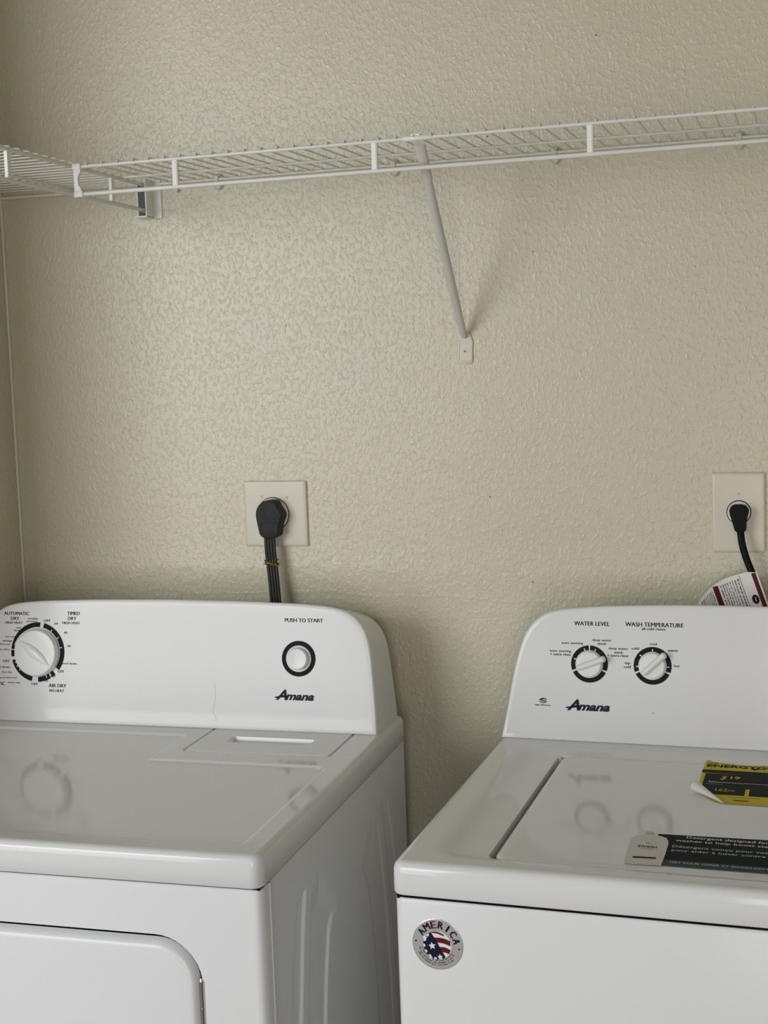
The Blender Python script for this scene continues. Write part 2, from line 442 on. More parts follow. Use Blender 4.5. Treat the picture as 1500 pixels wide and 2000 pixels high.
# right side panel with embossed ribs
def pl(pts):
    z = np.array([p[1] for p in pts][::-1]); y = np.array([p[0] for p in pts][::-1])
    return z, y
RB = dict(d1=[(0.1640, 0.8150), (0.1291, 0.8000), (0.1239, 0.7850), (0.108, 0.7357), (0.0925, 0.6675), (0.078, 0.58), (0.066, 0.45), (0.062, 0.0)],
          b1=[(0.1660, 0.8150), (0.1644, 0.8142), (0.1498, 0.7593), (0.1298, 0.6496), (0.116, 0.55), (0.105, 0.42), (0.101, 0.0)],
          d2=[(0.2200, 0.8180), (0.1990, 0.8050), (0.1909, 0.7951), (0.178, 0.7476), (0.1565, 0.6367), (0.145, 0.54), (0.136, 0.42), (0.133, 0.0)],
          b2=[(0.2980, 0.7400), (0.2956, 0.7378), (0.2712, 0.7348), (0.2551, 0.7192), (0.2388, 0.6635), (0.2265, 0.6029), (0.217, 0.5), (0.213, 0.0)])
def side_fn(a, b):
    dep = np.zeros_like(a)
    for mirror in (False, True):
        yy = 0.70 - a if mirror else a
        for lo, hi, top in (('d1', 'b1', 0.815), ('d2', 'b2', None)):
            zl, yl = pl(RB[lo]); zh, yh = pl(RB[hi])
            f = np.interp(b, zl, yl); r = np.interp(b, zh, yh)
            w = 0.0035
            g = sstep(-w, w, yy - f) * (1 - sstep(-w, w, yy - r))
            if top is not None: g = g * (1 - sstep(top - 0.008, top, b))
            else:
                # second recess: its top edge falls from d2's top towards b2's top
                tp = np.interp(yy, [0.19, 0.22, 0.30], [0.806, 0.818, 0.740])
                g = g * (1 - sstep(-0.050, 0.004, b - tp))
            dep = np.maximum(dep, g * (0.5 if mirror else 1.0))
    lip = 1 - sstep(0.0275, 0.030, a)
    return -0.0032 * dep - 0.0016 + 0.0028 * lip * 0 , a, b
mb = MB()
ys = np.unique(np.concatenate([np.linspace(0.028, 0.33, 200), np.linspace(0.33, 0.68, 120)])); zs = np.unique(np.concatenate([np.linspace(0.0, 0.5, 30), np.linspace(0.5, 0.83, 90), np.linspace(0.83, 0.8722, 6)]))
grid(mb, ys, zs, side_fn)
# folded front edge of the side panel, standing slightly proud, and the rear return
mb.loft([[(-0.006, 0.0275, z), (-0.0005, 0.0272, z), (0.0012, 0.0282, z), (0.0012, 0.0300, z), (-0.0016, 0.0325, z)] for z in (0.0, 0.8600, 0.8680, 0.8722)], 0, False, False, closed=False)
mb.loft([[(-0.0016, 0.68, z), (-0.004, 0.6825, z), (-0.02, 0.6825, z)] for z in (0.0, 0.872)], 0, False, False, closed=False)
mb.build('side_panel', M_enamel_front, D)
mb = MB(); mb.box((-DW, 0.028, 0.0), (-DW + 0.004, 0.68, 0.872)); mb.build('side_panel', M_enamel_front, D)
mb = MB(); mb.box((-DW + 0.006, 0.68, 0.0), (-0.006, 0.6835, 0.9)); mb.build('back_panel', M_enamel_front, D)
mb = MB(); mb.box((-DW + 0.012, 0.0165, 0.02), (-0.008, 0.67, 0.885)); mb.box((-DW + 0.003, 0.0026, 0.8712), (-0.0030, 0.67, 0.8860)); mb.build('seam_shade_filler', M_gap_shade, D)  # black core and filler box, added so the top seam looks shaded
# door
mb = MB(); g = 0.0064
def dring(i, y): return ring_xz(dx0 + g + i, dx1 - g - i, dz0 + g + i, dz1 - g - i, max(dr - g - i, .004), y, 10)
mb.loft([dring(0.0, 0.0155), dring(0.0002, 0.0095)], 1, True, False)  # back of the door edge blackened so the gap looks shaded
mb.loft([dring(0.0002, 0.0095), dring(0.0010, 0.0085), dring(0.0026, 0.0062), dring(0.0052, 0.0032), dring(0.0074, 0.0008), dring(0.0096, -0.0003), dring(0.013, -0.0007), dring(0.03, -0.0007)], 0, False, True)
door = mb.build('door', [M_enamel_front, M_gap_shade], D, weld=True)
mb = MB()
for z in (0.6655, 0.7005, 0.7355):
    mb.tube([(dx1 + 0.0005 - 0.0030, -0.0005, z - 0.017), (dx1 + 0.0005 - 0.0030, -0.0005, z + 0.017)], 0.0032, 14)
mb.tube([(dx1 - 0.0025, -0.0005, 0.752), (dx1 - 0.0025, -0.0005, 0.7565)], [0.0030, 0.0014], 12)
mb.tube([(dx1 - 0.0025, 0.0005, 0.64), (dx1 - 0.0025, 0.0005, 0.753)], 0.0024, 10)
mb.build('hinge', M_chrome, door, label='chrome hinge barrel at the upper right of the door')
# top panel
TZ = DT; mb = MB()
def tring(z, i, r): return [(x, y, z) for x, y in rrect(-DW - 0.002 + i, 0.002 - i, -0.005 + i, 0.684 - i, max(r - i, 0.002), 8)]
mb.loft([tring(0.8765, 0.004, 0.016), tring(0.8752, 0.0015, 0.016), tring(0.8765, 0.0, 0.016), tring(TZ - 0.0095, 0.0004, 0.016), tring(TZ - 0.0055, 0.0014, 0.016), tring(TZ - 0.0022, 0.0038, 0.016), tring(TZ - 0.0006, 0.0070, 0.016), tring(TZ, 0.0105, 0.016)], 0, False, False)
mb.loft([tring(0.8765, 0.004, 0.016), tring(0.8785, 0.02, 0.016)], 0, False, True)
xs = lines(-DW + 0.0085, -0.0085, 0.02, [(-0.70, .006, .0012), (-0.036, .008, .0012), (-0.316, .008, .0012), (-0.285, .004, .0007), (-0.047, .004, .0007)])
ys = lines(0.0055, 0.6735, 0.02, [(0.032, .010, .0016), (0.373, .006, .0009), (0.51, .006, .0009), (0.42, .004, .0007), (0.052, 0.012, .003)])
def top_fn(a, b):
    s1 = sdrr(a, b, -0.702, -0.036, 0.030, 0.372, 0.022); s2 = sdrr(a, b, -0.702, -0.318, 0.10, 0.510, 0.006)
    s = np.minimum(s1, s2)
    z = TZ - 0.0034 * (1 - sstep(-0.0035, 0.0030, s))
    s3 = sdrr(a, b, -0.285, -0.047, 0.42, 0.575, 0.006)
    z = z - 0.006 * (1 - sstep(0.0006, 0.0016, s3))
    return a, b, z
grid(mb, xs, ys, top_fn)
mb.build('top_panel', M_enamel, D, angle=60)
# lint screen lid, with its finger pocket
mb = MB()
xs = lines(-0.2835, -0.0485, 0.012, [(-0.2835, .003, .0007), (-0.0485, .003, .0007), (-0.232, .010, .0010), (-0.098, .010, .0010)])
ys = lines(0.4215, 0.57, 0.010, [(0.4215, .003, .0007), (0.476, .012, .0012), (0.507, .006, .0008)])
def lid_fn(a, b):
    s = sdrr(a, b, -0.2835, -0.0485, 0.4215, 0.58, 0.006)
    z = TZ + 0.0003 - 0.0045 * sstep(-0.0014, 0.0, s)
    inx = np.minimum(sstep(-0.236 - 0.04 * (0.507 - b), -0.228 - 0.04 * (0.507 - b), a), 1 - sstep(-0.104, -0.094, a + (0.507 - b) * 0.3))
    prof = sstep(0.470, 0.480, b) * 0 + np.clip((b - 0.474) / 0.030, 0, 1) * (1 - sstep(0.5045, 0.5075, b))
    z = z - 0.0105 * inx * prof
    return a, b, z
grid(mb, xs, ys, lid_fn)
mb.build('lint_lid', M_enamel, D, angle=60)
# console
prof_d = [(0.0090, 0.0), (0.0105, 0.020), (0.0121, 0.0388), (0.0158, 0.0809), (0.0196, 0.1165), (0.0225, 0.139), (0.0275, 0.1580), (0.0365, 0.1735), (0.0500, 0.1860), (0.0664, 0.1940), (0.093, 0.1990), (0.14, 0.2025), (0.24, 0.2055), (0.3685, 0.2068)]
con = console(D, -DW, 0.0, DY0, DT, prof_d, 0.679)
F = face_fn(DY0, DT)
mb = MB()
TX = [('AUTOMATIC', -0.6516, 0.1808, 0.0485, 0.0055), ('DRY', -0.6544, 0.1723, 0.0163, 0.0053), ('HIGH HEAT', -0.6566, 0.1651, 0.0328, 0.0042),
    ('wrinkle', -0.6203, 0.1725, 0.0190, 0.0030), ('prevent', -0.6217, 0.1673, 0.0203, 0.0032), ('OFF', -0.5934, 0.1694, 0.0129, 0.0041),
    ('60', -0.5761, 0.1647, 0.0070, 0.0032), ('40', -0.5583, 0.1500, 0.0067, 0.0034), ('20', -0.5515, 0.1277, 0.0067, 0.0034),
    ('cool down', -0.5496, 0.0987, 0.0274, 0.0032), ('OFF', -0.5659, 0.0851, 0.0123, 0.0041), ('20', -0.5795, 0.0770, 0.0064, 0.0032),
    ('10', -0.5929, 0.0689, 0.0052, 0.0032), ('AIR DRY', -0.5717, 0.0613, 0.0334, 0.0056), ('NO HEAT', -0.5731, 0.0528, 0.0277, 0.0045),
    ('OFF', -0.6151, 0.0628, 0.0125, 0.0041), ('more dry', -0.6540, 0.0640, 0.0236, 0.0036), ('AUTOMATIC', -0.6950, 0.0619, 0.0470, 0.0055),
    ('energy preferred', -0.6736, 0.0720, 0.0479, 0.0034), ('less dry', -0.6683, 0.0811, 0.0192, 0.0034), ('cool down', -0.6775, 0.0901, 0.0303, 0.0032),
    ('OFF', -0.6701, 0.1000, 0.0126, 0.0041), ('less dry', -0.6771, 0.1194, 0.0269, 0.0034), ('preferred', -0.6786, 0.1281, 0.0300, 0.0034),
    ('energy', -0.6687, 0.1335, 0.0179, 0.0034), ('more dry', -0.6628, 0.1410, 0.0184, 0.0034), ('cool', -0.6482, 0.1569, 0.0097, 0.0028),
    ('down', -0.6493, 0.1522, 0.0136, 0.0030), ('TIMED', -0.5438, 0.1823, 0.0238, 0.0055), ('DRY', -0.5461, 0.1739, 0.0159, 0.0052),
    ('HIGH HEAT', -0.5478, 0.1663, 0.0333, 0.0043), ('PUSH TO START', -0.1326, 0.1770, 0.0653, 0.0060)]
for s, x, h, w, hh in TX:
    mb = MB(); stamp(mb, s, x, h, w, hh, F, 0, 0.00022 if hh > 0.0045 else 0.00014); mb.build('lettering', M_ink, con, smooth=False)
mb = MB(); logo(mb, -0.1814, 0.0497, 0.0671, F); mb.build('logo', M_navy, con, smooth=False, label='navy brand lettering under the push button')
mb = MB(); hp = [(-0.2862, 0.0767), (-0.2841, 0.0479), (-0.2884, 0.0313), (-0.2874, 0.0255), (-0.2801, 0.0126)]
for p, q in zip(hp, hp[1:]): poly(mb, [p, (p[0] + 0.0003, p[1]), (q[0] + 0.0003, q[1]), q], F)
mb.build('hairline_scratch', new_mat('scratch_grey', (0.46, 0.45, 0.43), 0.5), con, smooth=False)
# dial ring: heavy arcs with white gaps
DC = (-0.6101, 0.1164)
G = face_frame(DY0, DT, *DC)
F2 = lambda u, v: G(u, v, 0.0004)
mb = MB(); RO = 0.0505
def arc(a0, a1, r0, r1): annulus(mb, 0, 0, r0, r1, a0, a1, F2)
# thin upper-left arc, then heavy arcs
arc(85, 118, 0.0425, RO); 
for k in range(12):   # arc tapering from thick to thin on the left
    a = 118 + k * 4; th = 0.0080 - 0.0036 * k / 11
    arc(a, a + 4.05, RO - th, RO)
arc(166, 175, RO - 0.0055, RO); arc(177, 190, 0.0445, RO)
arc(197, 258, 0.0420, RO)
arc(272, 301, 0.0420, RO); arc(303, 313, 0.0420, RO)
arc(324, 360, 0.0425, RO); arc(0, 12, 0.0425, RO); arc(12, 33, 0.0425, RO); arc(33, 55, 0.0425, RO); arc(55, 77, 0.0425, RO)
mb.build('dial_ring', M_ink, con, smooth=False)
mb = MB()
F3 = lambda u, v: G(u, v, 0.0009)
for a in (11, 33, 55, 204, 213, 223, 293, 304):
    mb = MB(); annulus(mb, 0, 0, 0.0405, 0.0468, a - 0.9, a + 0.9, F3, n=2); mb.build('dial_tick', M_panel, con, smooth=False)
# dial knob
def knob(parent, G, R, height, bar_len0, bar_len1, bar_w, ang, bar_h, taper=False):
    mb = MB(); n = 64
    rr = lambda r, w: [G(r * math.cos(2 * math.pi * k / n), r * math.sin(2 * math.pi * k / n), w) for k in range(n)]
    mb.loft([rr(R + 0.0012, 0.0), rr(R + 0.0012, height * 0.35), rr(R, height * 0.45), rr(R - 0.0004, height * 0.82), rr(R - 0.0016, height * 0.96), rr(R - 0.0035, height), rr(R * 0.6, height * 0.97), rr(R * 0.2, height * 0.96)], 0, True, True)
    ca, sa = math.cos(math.radians(ang)), math.sin(math.radians(ang))
    T = lambda u, v, w: G(u * ca - v * sa, u * sa + v * ca, w)
    # grip: lens-shaped ridge
    rings = []; N = 18
    for i in range(N + 1):
        t = i / N; u = -bar_len0 + (bar_len0 + bar_len1) * t
        if taper: hw = bar_w * (math.sin(math.pi * min(max(t, 0.03), 0.97)) ** 0.75); hh = bar_h * math.sin(math.pi * min(max(t, 0.03), 0.97)) ** 0.6
        else:
            e = min(1, min(t, 1 - t) / 0.06 + 0.25); hw = bar_w * (e ** 0.5) * (0.92 + 0.08 * t); hh = bar_h * (0.6 + 0.4 * e) * (0.85 + 0.15 * t)
        b0 = height * 0.80
        rings.append([T(u, hw * c, b0 + (height * 0.2 + hh) * s_) for c, s_ in ((-1, 0), (-0.95, 0.45), (-0.72, 0.8), (-0.35, 0.97), (0, 1.0), (0.35, 0.97), (0.72, 0.8), (0.95, 0.45), (1, 0))])
    mb.loft(rings, 0, True, True)
    return mb.build('knob', M_knob, parent, angle=40)
Gk = face_frame(DY0, DT, DC[0] + 0.0007, DC[1] - 0.001)
knob(con, Gk, 0.0395, 0.0130, 0.0345, 0.0345, 0.0092, -36, 0.0050, True)
# push button
BC = (-0.1409, 0.1159); G = face_frame(DY0, DT, *BC)
mb = MB(); annulus(mb, 0, 0, 0.0212, 0.0286, 0, 360, lambda u, v: G(u, v, 0.0005), n=72); mb.build('button_ring', M_ink, con, smooth=False)
mb = MB(); n = 56
rr = lambda r, w: [G(r * math.cos(2 * math.pi * k / n), r * math.sin(2 * math.pi * k / n), w) for k in range(n)]
mb.loft([rr(0.0215, 0.0003), rr(0.0210, 0.0016), rr(0.0200, 0.0018), rr(0.0185, 0.0010), rr(0.0180, 0.0004)], 0, False, False)
mb.build('button_bezel', M_panel, con)
mb = MB(); mb.loft([rr(0.0172, 0.0003), rr(0.0172, 0.0075), rr(0.0166, 0.0092), rr(0.0152, 0.0102), rr(0.0125, 0.0100), rr(0.009, 0.0094), rr(0.004, 0.0090)], 0, True, True)
mb.build('start_button', M_knob, con)

# ------------------------------------------------------------------ washer
WT = 0.9141; WW = 0.6985; WY0 = 0.5504
Wm = thing('washing_machine', 'white top-loading washing machine with two knobs and stickers, on the right', 'washing machine', (0.9182, -0.7236, 0), -0.0265)
mb = MB()
def cr(z, i, r=0.014): return [(x, y, z) for x, y in rrect(i, WW - i, i, 0.645 - i, max(r - i, .002), 8)]
mb.loft([cr(0.0, 0.001), cr(0.8655, 0.0), cr(0.8685, 0.0008), cr(0.8698, 0.0022)], 0, True, True)
mb.build('cabinet', M_enamel_front, Wm)
mb = MB(); mb.box((0.0035, 0.0035, 0.8680), (WW - 0.0035, 0.64, 0.8785)); mb.build('seam_shade_filler', M_gap_shade, Wm)  # black filler box, added so the seam under the top looks shaded
mb = MB()
def wr(z, i, r=0.016): return [(x, y, z) for x, y in rrect(-0.002 + i, WW + 0.002 - i, -0.004 + i, 0.650 - i, max(r - i, .002), 8)]
mb.loft([wr(0.8790, 0.012), wr(0.8750, 0.0035), wr(0.8748, 0.0015), wr(0.8770, 0.0), wr(WT - 0.0110, 0.0004), wr(WT - 0.0062, 0.0016), wr(WT - 0.0025, 0.0042), wr(WT - 0.0006, 0.0078), wr(WT, 0.0115)], 0, True, False)
xs = lines(0.0095, WW - 0.0095, 0.012, [(0.045, .012, .003), (0.1035, .003, .0006), (0.5950, .003, .0006), (WW - 0.045, .012, .003), (0.31, .004, .001), (0.42, .004, .001)])
ys = lines(0.0075, 0.6385, 0.012, [(0.040, .012, .0007), (0.491, .003, .0006), (0.51, .014, .003)])
def wt_fn(a, b):
    s = sdrr(a, b, 0.036, WW - 0.036, 0.026, 0.516, 0.045)
    z = WT - 0.0060 * (1 - sstep(-0.034, 0.004, s))
    h1 = sdrr(a, b, 0.1030, 0.5955, 0.0415, 0.4905, 0.024)
    h2 = sdrr(a, b, 0.315, 0.425, 0.0365, 0.06, 0.006)
    h = np.minimum(h1, h2)
    z = z - 0.030 * (1 - sstep(-0.0012, 0.0006, h))
    return a, b, z
grid(mb, xs, ys, wt_fn)
mb.build('top_panel', M_enamel, Wm, angle=50)
LZ = 0.9100
mb = MB()
def lr(z, i, r=0.022): return [(x, y, z) for x, y in rrect(0.1100 + i, 0.5885 - i, 0.0435 + i, 0.4885 - i, r - i, 10)]
mb.loft([lr(LZ - 0.016, 0), lr(LZ - 0.0045, 0), lr(LZ - 0.0020, 0.0008), lr(LZ - 0.0006, 0.0024), lr(LZ, 0.0050), lr(LZ + 0.0003, 0.0085), lr(LZ + 0.0003, 0.018)], 0, True, True)
lid = mb.build('lid', M_enamel, Wm)
LT = LZ + 0.0003
# console
prof_w = [(0.0, 0.0), (0.0100, 0.055), (0.0154, 0.0876), (0.0229, 0.1213), (0.0288, 0.1424), (0.0355, 0.1611), (0.044, 0.1746), (0.0551, 0.1856), (0.0679, 0.1926), (0.0866, 0.1976), (0.1033, 0.1996), (0.16, 0.2045), (0.2515, 0.2078), (0.3493, 0.2085)]
con = console(Wm, 0.0, WW, WY0, WT, prof_w, 0.668)
F = face_fn(WY0, WT)
mb = MB()
for s, x, h, w, hh in [('WATER LEVEL', 0.1399, 0.1779, 0.0543, 0.0062), ('WASH TEMPERATURE', 0.2342, 0.1784, 0.0869, 0.0062), ('all cold rinses', 0.2334, 0.1722, 0.0357, 0.0038),
    ('auto sensing', 0.1099, 0.1473, 0.0334, 0.0042), ('auto sensing', 0.0917, 0.1348, 0.0335, 0.0042), ('+ extra rinse', 0.0916, 0.1301, 0.0321, 0.0036),
    ('deep water', 0.1554, 0.1530, 0.0298, 0.0042), ('wash', 0.1553, 0.1482, 0.0132, 0.0036), ('deep water', 0.1805, 0.1411, 0.0299, 0.0042), ('wash', 0.1806, 0.1358, 0.0131, 0.0034),
    ('+ extra rinse', 0.1797, 0.1309, 0.0321, 0.0036), ('cold', 0.2060, 0.1425, 0.0111, 0.0036), ('cool', 0.2329, 0.1499, 0.0107, 0.0036), ('warm', 0.2618, 0.1405, 0.0147, 0.0027),
    ('hot', 0.2680, 0.1184, 0.0084, 0.0036), ('tap', 0.1942, 0.1196, 0.0083, 0.0042), ('cold', 0.1942, 0.1146, 0.0106, 0.0036), ('high efficiency', 0.0650, 0.0520, 0.0245, 0.0028)]:
    mb = MB(); stamp(mb, s, x, h, w, hh, F, 0, 0.00022 if hh > 0.0045 else 0.00014); mb.build('lettering', M_ink, con, smooth=False)
mb = MB(); logo(mb, 0.1005, 0.0461, 0.0678, F); mb.build('logo', M_navy, con, smooth=False, label='black brand lettering under the knobs')
mb = MB()
Gh = face_frame(WY0, WT, 0.0654, 0.0590)
Fh = lambda u, v: Gh(u, v, 0.0004)
n = 40
def ell(rx, ry, a0, a1, k=24): return [(rx * math.cos(math.radians(a0 + (a1 - a0) * i / k)), ry * math.sin(math.radians(a0 + (a1 - a0) * i / k))) for i in range(k + 1)]
o1, i1 = ell(0.0060, 0.0040, 20, 350), ell(0.0050, 0.0030, 20, 350)
for k in range(24): poly(mb, [o1[k], o1[k + 1], i1[k + 1], i1[k]], Fh)
put_text(mb, 'he', 0.0002, 0.0002, 0.0075, 0.0048, Fh, 0, 0.3, 0.02)
poly(mb, [(-0.006, 0.0), (-0.003, 0.001), (0.004, 0.0035), (0.003, 0.0042), (-0.004, 0.002)], Fh)
mb.build('efficiency_mark', M_ink, con, smooth=False)
mb = MB(); poly(mb, [(0.2310, 0.0472), (0.2330, 0.0477), (0.2355, 0.0466), (0.2330, 0.0469)], F); mb.build('scuff_mark', M_ink, con, smooth=False)
for (c, rot, gaps, ticks) in (((0.1366, 0.1169), 21, [(201, 207), (333, 339), (88, 93)], (162, 109, 68, 26)), ((0.2321, 0.1174), 43, [(201, 207), (333, 339)], (184, 140, 90, 43, -3))):
    G = face_frame(WY0, WT, *c)
    mb = MB(); cuts = sorted(gaps); st = [(cuts[i][1], cuts[(i + 1) % len(cuts)][0] + (360 if i == len(cuts) - 1 else 0)) for i in range(len(cuts))]
    for a0, a1 in st: annulus(mb, 0, 0, 0.0212, 0.0283, a0, a1, lambda u, v: G(u, v, 0.0005))
    mb.build('dial_ring', M_ink, con, smooth=False)
    mb = MB()
    for a in ticks:
        mb = MB(); annulus(mb, 0, 0, 0.0205, 0.0250, a - 1.8, a + 1.8, lambda u, v: G(u, v, 0.0009), n=2); mb.build('dial_tick', M_knob, con, smooth=False)
    knob(con, G, 0.0198, 0.0095, 0.0185, 0.0275, 0.0052, rot, 0.0085)

# yellow energy label on the lid, corner curled up
def LZf(off=0.0006):
    return lambda x, y: (x, y, LT + off)
mb = MB(); fA, fB, fC = LZf(0.0008), LZf(0.0011), LZf(0.0014)
xa, xb = 0.3145, 0.4470
rows = [(0.3055, 0.3560), (0.3120, 0.3440), (0.3250, 0.3340), (0.3380, 0.3260), (0.350, 0.3190), (0.40, 0.3165), (0.44, 0.3160), (0.487, 0.3165)]
vs = []; fs = []
for y, xl in rows:
    for k in range(9): vs.append(fA(xl + (xb - xl) * k / 8, y + 0.004 * math.sin(k * 1.3) * (y > 0.48)))
for i in range(len(rows) - 1):
    for k in range(8): fs.append((i * 9 + k, i * 9 + k + 1, (i + 1) * 9 + k + 1, (i + 1) * 9 + k))
mb.add(vs, fs, 0)
poly(mb, [(0.3165, 0.487), (0.318, 0.513), (0.3205, 0.512), (0.3245, 0.4925), (0.335, 0.4905), (0.335, 0.487)], fA, 0)
# header words, dark bands
put_text(mb, 'ENERGYGUIDE', 0.3815, 0.4745, 0.1230, 0.0135, fB, 1, 0, 0.03)
poly(mb, [(0.379, 0.470), (0.3865, 0.4610), (0.394, 0.470)], fB, 1)
poly(mb, [(0.3158, 0.4385), (0.3158, 0.4535), (0.4450, 0.4535), (0.4450, 0.4385)], fB, 1)
poly(mb, [(0.3215, 0.372), (0.3215, 0.4360), (0.4450, 0.4390), (0.4450, 0.372)], fB, 1)
poly(mb, [(0.3235, 0.3420), (0.3215, 0.370), (0.3215, 0.3722), (0.3795, 0.3722), (0.3795, 0.3420)], fB, 1)
poly(mb, [(0.3850, 0.3420), (0.3850, 0.3722), (0.4450, 0.3722), (0.4450, 0.3420)], fB, 1)
put_text(mb, '$', 0.3475, 0.4160, 0.0085, 0.020, fC, 0, 0.3, 0.01)
put_text(mb, '19', 0.3628, 0.4190, 0.0126, 0.0135, fC, 0, 0, 0.02)
poly(mb, [(0.3290, 0.3935), (0.3290, 0.4010), (0.3296, 0.4010), (0.3300, 0.3965), (0.346, 0.3960), (0.444, 0.3960), (0.444, 0.3947), (0.346, 0.3940)], fC, 2)
put_text(mb, '162', 0.3486, 0.3618, 0.0158, 0.0125, fC, 0, 0, 0.005)
put_text(mb, 'kWh', 0.3620, 0.3600, 0.0085, 0.0055, fC, 2, 0, 0)
put_text(mb, 'Estimated Yearly Energy Cost', 0.3370, 0.3862, 0.022, 0.0035, fC, 2)
poly(mb, [(0.367, 0.3195), (0.367, 0.3222), (0.3865, 0.3215), (0.3865, 0.3190)], fB, 1)
put_text(mb, 'Estimated Yearly Electricity Use', 0.3800, 0.3330, 0.040, 0.0045, fB, 1)
# curled white corner
cv = []; cf = []
for k in range(9):
    t = k / 8; p = Vector((0.3162, 0.3515, 0)).lerp(Vector((0.3560, 0.3050, 0)), t)
    rad = 0.0062 * (1 - t) + 0.0004
    d = Vector((-0.76, -0.65, 0)) * -1
    for j in range(9):
        a = math.radians(-90 + 200 * j / 8)
        q = p + Vector((-d.x, -d.y, 0)) * (rad * 1.3 * math.cos(a)); cv.append((q.x, q.y, LT + 0.001 + rad * (1 + math.sin(a))))
for k in range(8):
    for j in range(8): cf.append((k * 9 + j, k * 9 + j + 1, (k + 1) * 9 + j + 1, (k + 1) * 9 + j))
mb.add(cv, cf, 3)
mb.build('energy_label', [M_yellow, M_lblack, M_tealtext, M_paper], lid, smooth=True, angle=50, label='yellow and black energy sticker with a curled white corner')

# detergent label
mb = MB()
def DZ(off): return lambda x, y: (x, y, LT + off)
f0, f1, f2 = DZ(0.0008), DZ(0.0011), DZ(0.0014)
poly(mb, [(0.2900, 0.0835), (0.2884, 0.1700), (0.4700, 0.1775), (0.4700, 0.0830)], f0, 0)
poly(mb, [(0.2900, 0.0633), (0.2900, 0.0835), (0.4700, 0.0830), (0.4700, 0.0640)], f0, 1)
bot = [(0.2625, 0.0625), (0.2680, 0.0600), (0.2740, 0.0585), (0.2810, 0.0610), (0.2880, 0.0600), (0.2960, 0.0620), (0.3045, 0.0610), (0.3050, 0.10), (0.3045, 0.135), (0.3030, 0.1470), (0.3000, 0.1555), (0.2940, 0.1610), (0.2850, 0.1640), (0.2816, 0.1650), (0.2816, 0.1750), (0.2780, 0.1765), (0.2729, 0.1750), (0.2729, 0.1640), (0.2660, 0.1600), (0.2610, 0.1530), (0.2589, 0.1440), (0.2600, 0.10)]
poly(mb, bot, f1, 2)
poly(mb, [(0.2729, 0.1670), (0.2729, 0.1750), (0.2816, 0.1750), (0.2816, 0.1670)], f2, 5)
put_text(mb, 'SWASH', 0.2812, 0.1208, 0.0225, 0.0075, f2, 4, 0, 0.01)
put_text(mb, 'by', 0.2812, 0.1330, 0.0060, 0.0040, f2, 4)
put_text(mb, 'laundry detergent', 0.2812, 0.1125, 0.0150, 0.0025, f2, 4)
poly(mb, [(0.2695, 0.0805), (0.2690, 0.0850), (0.2960, 0.0865), (0.2962, 0.0820)], f2, 0)
put_text(mb, 'Detergent designed for your', 0.3825, 0.1630, 0.1190, 0.0105, f1, 3, 0, 0.01)
put_text(mb, 'washer to help boost stain fighting', 0.3860, 0.1500, 0.1490, 0.0095, f1, 3, 0, 0.01)
put_text(mb, 'Détergent conçu pour votre laveuse', 0.3860, 0.1285, 0.1520, 0.0100, f1, 5, 0, 0.008)
put_text(mb, 'pour aider à lutter contre les taches', 0.3860, 0.1155, 0.1510, 0.0090, f1, 5, 0, 0.008)
put_text(mb, 'GET YOUR OFFER AT SWASH.COM/CONNECT', 0.3860, 0.0760, 0.1460, 0.0055, f1, 5, 0, 0.01)
mb.build('detergent_label', [M_lgreen, M_teal, M_bottle, M_paper, M_ink, M_tealtext], lid, smooth=False, label='dark green detergent sticker with a pale bottle shape')

# round sticker on the front
SC_ = (0.0527, 0.8180); SR = 0.0308
SF = lambda off: (lambda u, v: (SC_[0] + u, -off, SC_[1] + v))
mb = MB(); n = 64
mb.loft([[(SC_[0] + r * math.cos(2 * math.pi * k / n), -y, SC_[1] + r * math.sin(2 * math.pi * k / n)) for k in range(n)] for r, y in ((SR, 0.0), (SR, 0.0006), (SR - 0.0006, 0.0009))], 0, False, True)
s1, s2, s3 = SF(0.0012), SF(0.0015), SF(0.0018)
def arc_text(s, R, a_mid, step, w, h, mi, fn, top=True, bold=0.02, colours=None):
    n_ = len(s)
    for i, ch in enumerate(s):
        if ch == ' ': continue
        a = a_mid + ((n_ - 1) / 2 - i) * step * (1 if top else -1)
        ar = math.radians(a); rot = ar - math.pi / 2 if top else ar + math.pi / 2
        cr_, sr_ = math.cos(rot), math.sin(rot); cx, cy = R * math.cos(ar), R * math.sin(ar)
        g_ = lambda x, y, cx=cx, cy=cy, cr_=cr_, sr_=sr_: fn(cx + x * cr_ - y * sr_, cy + x * sr_ + y * cr_)
        ww = w * (0.35 if ch in 'I1.,' else (1.12 if ch in 'MW' else 1))
        stamp(mb, ch, 0, 0, ww, h, g_, (colours or {}).get(i, mi), 0.00045 if h > 0.004 else 0.00008)
arc_text('AMERICA', 0.0237, 79, 21.8, 0.0069, 0.0086, 1, s1, colours={2: 2}, bold=0.05)
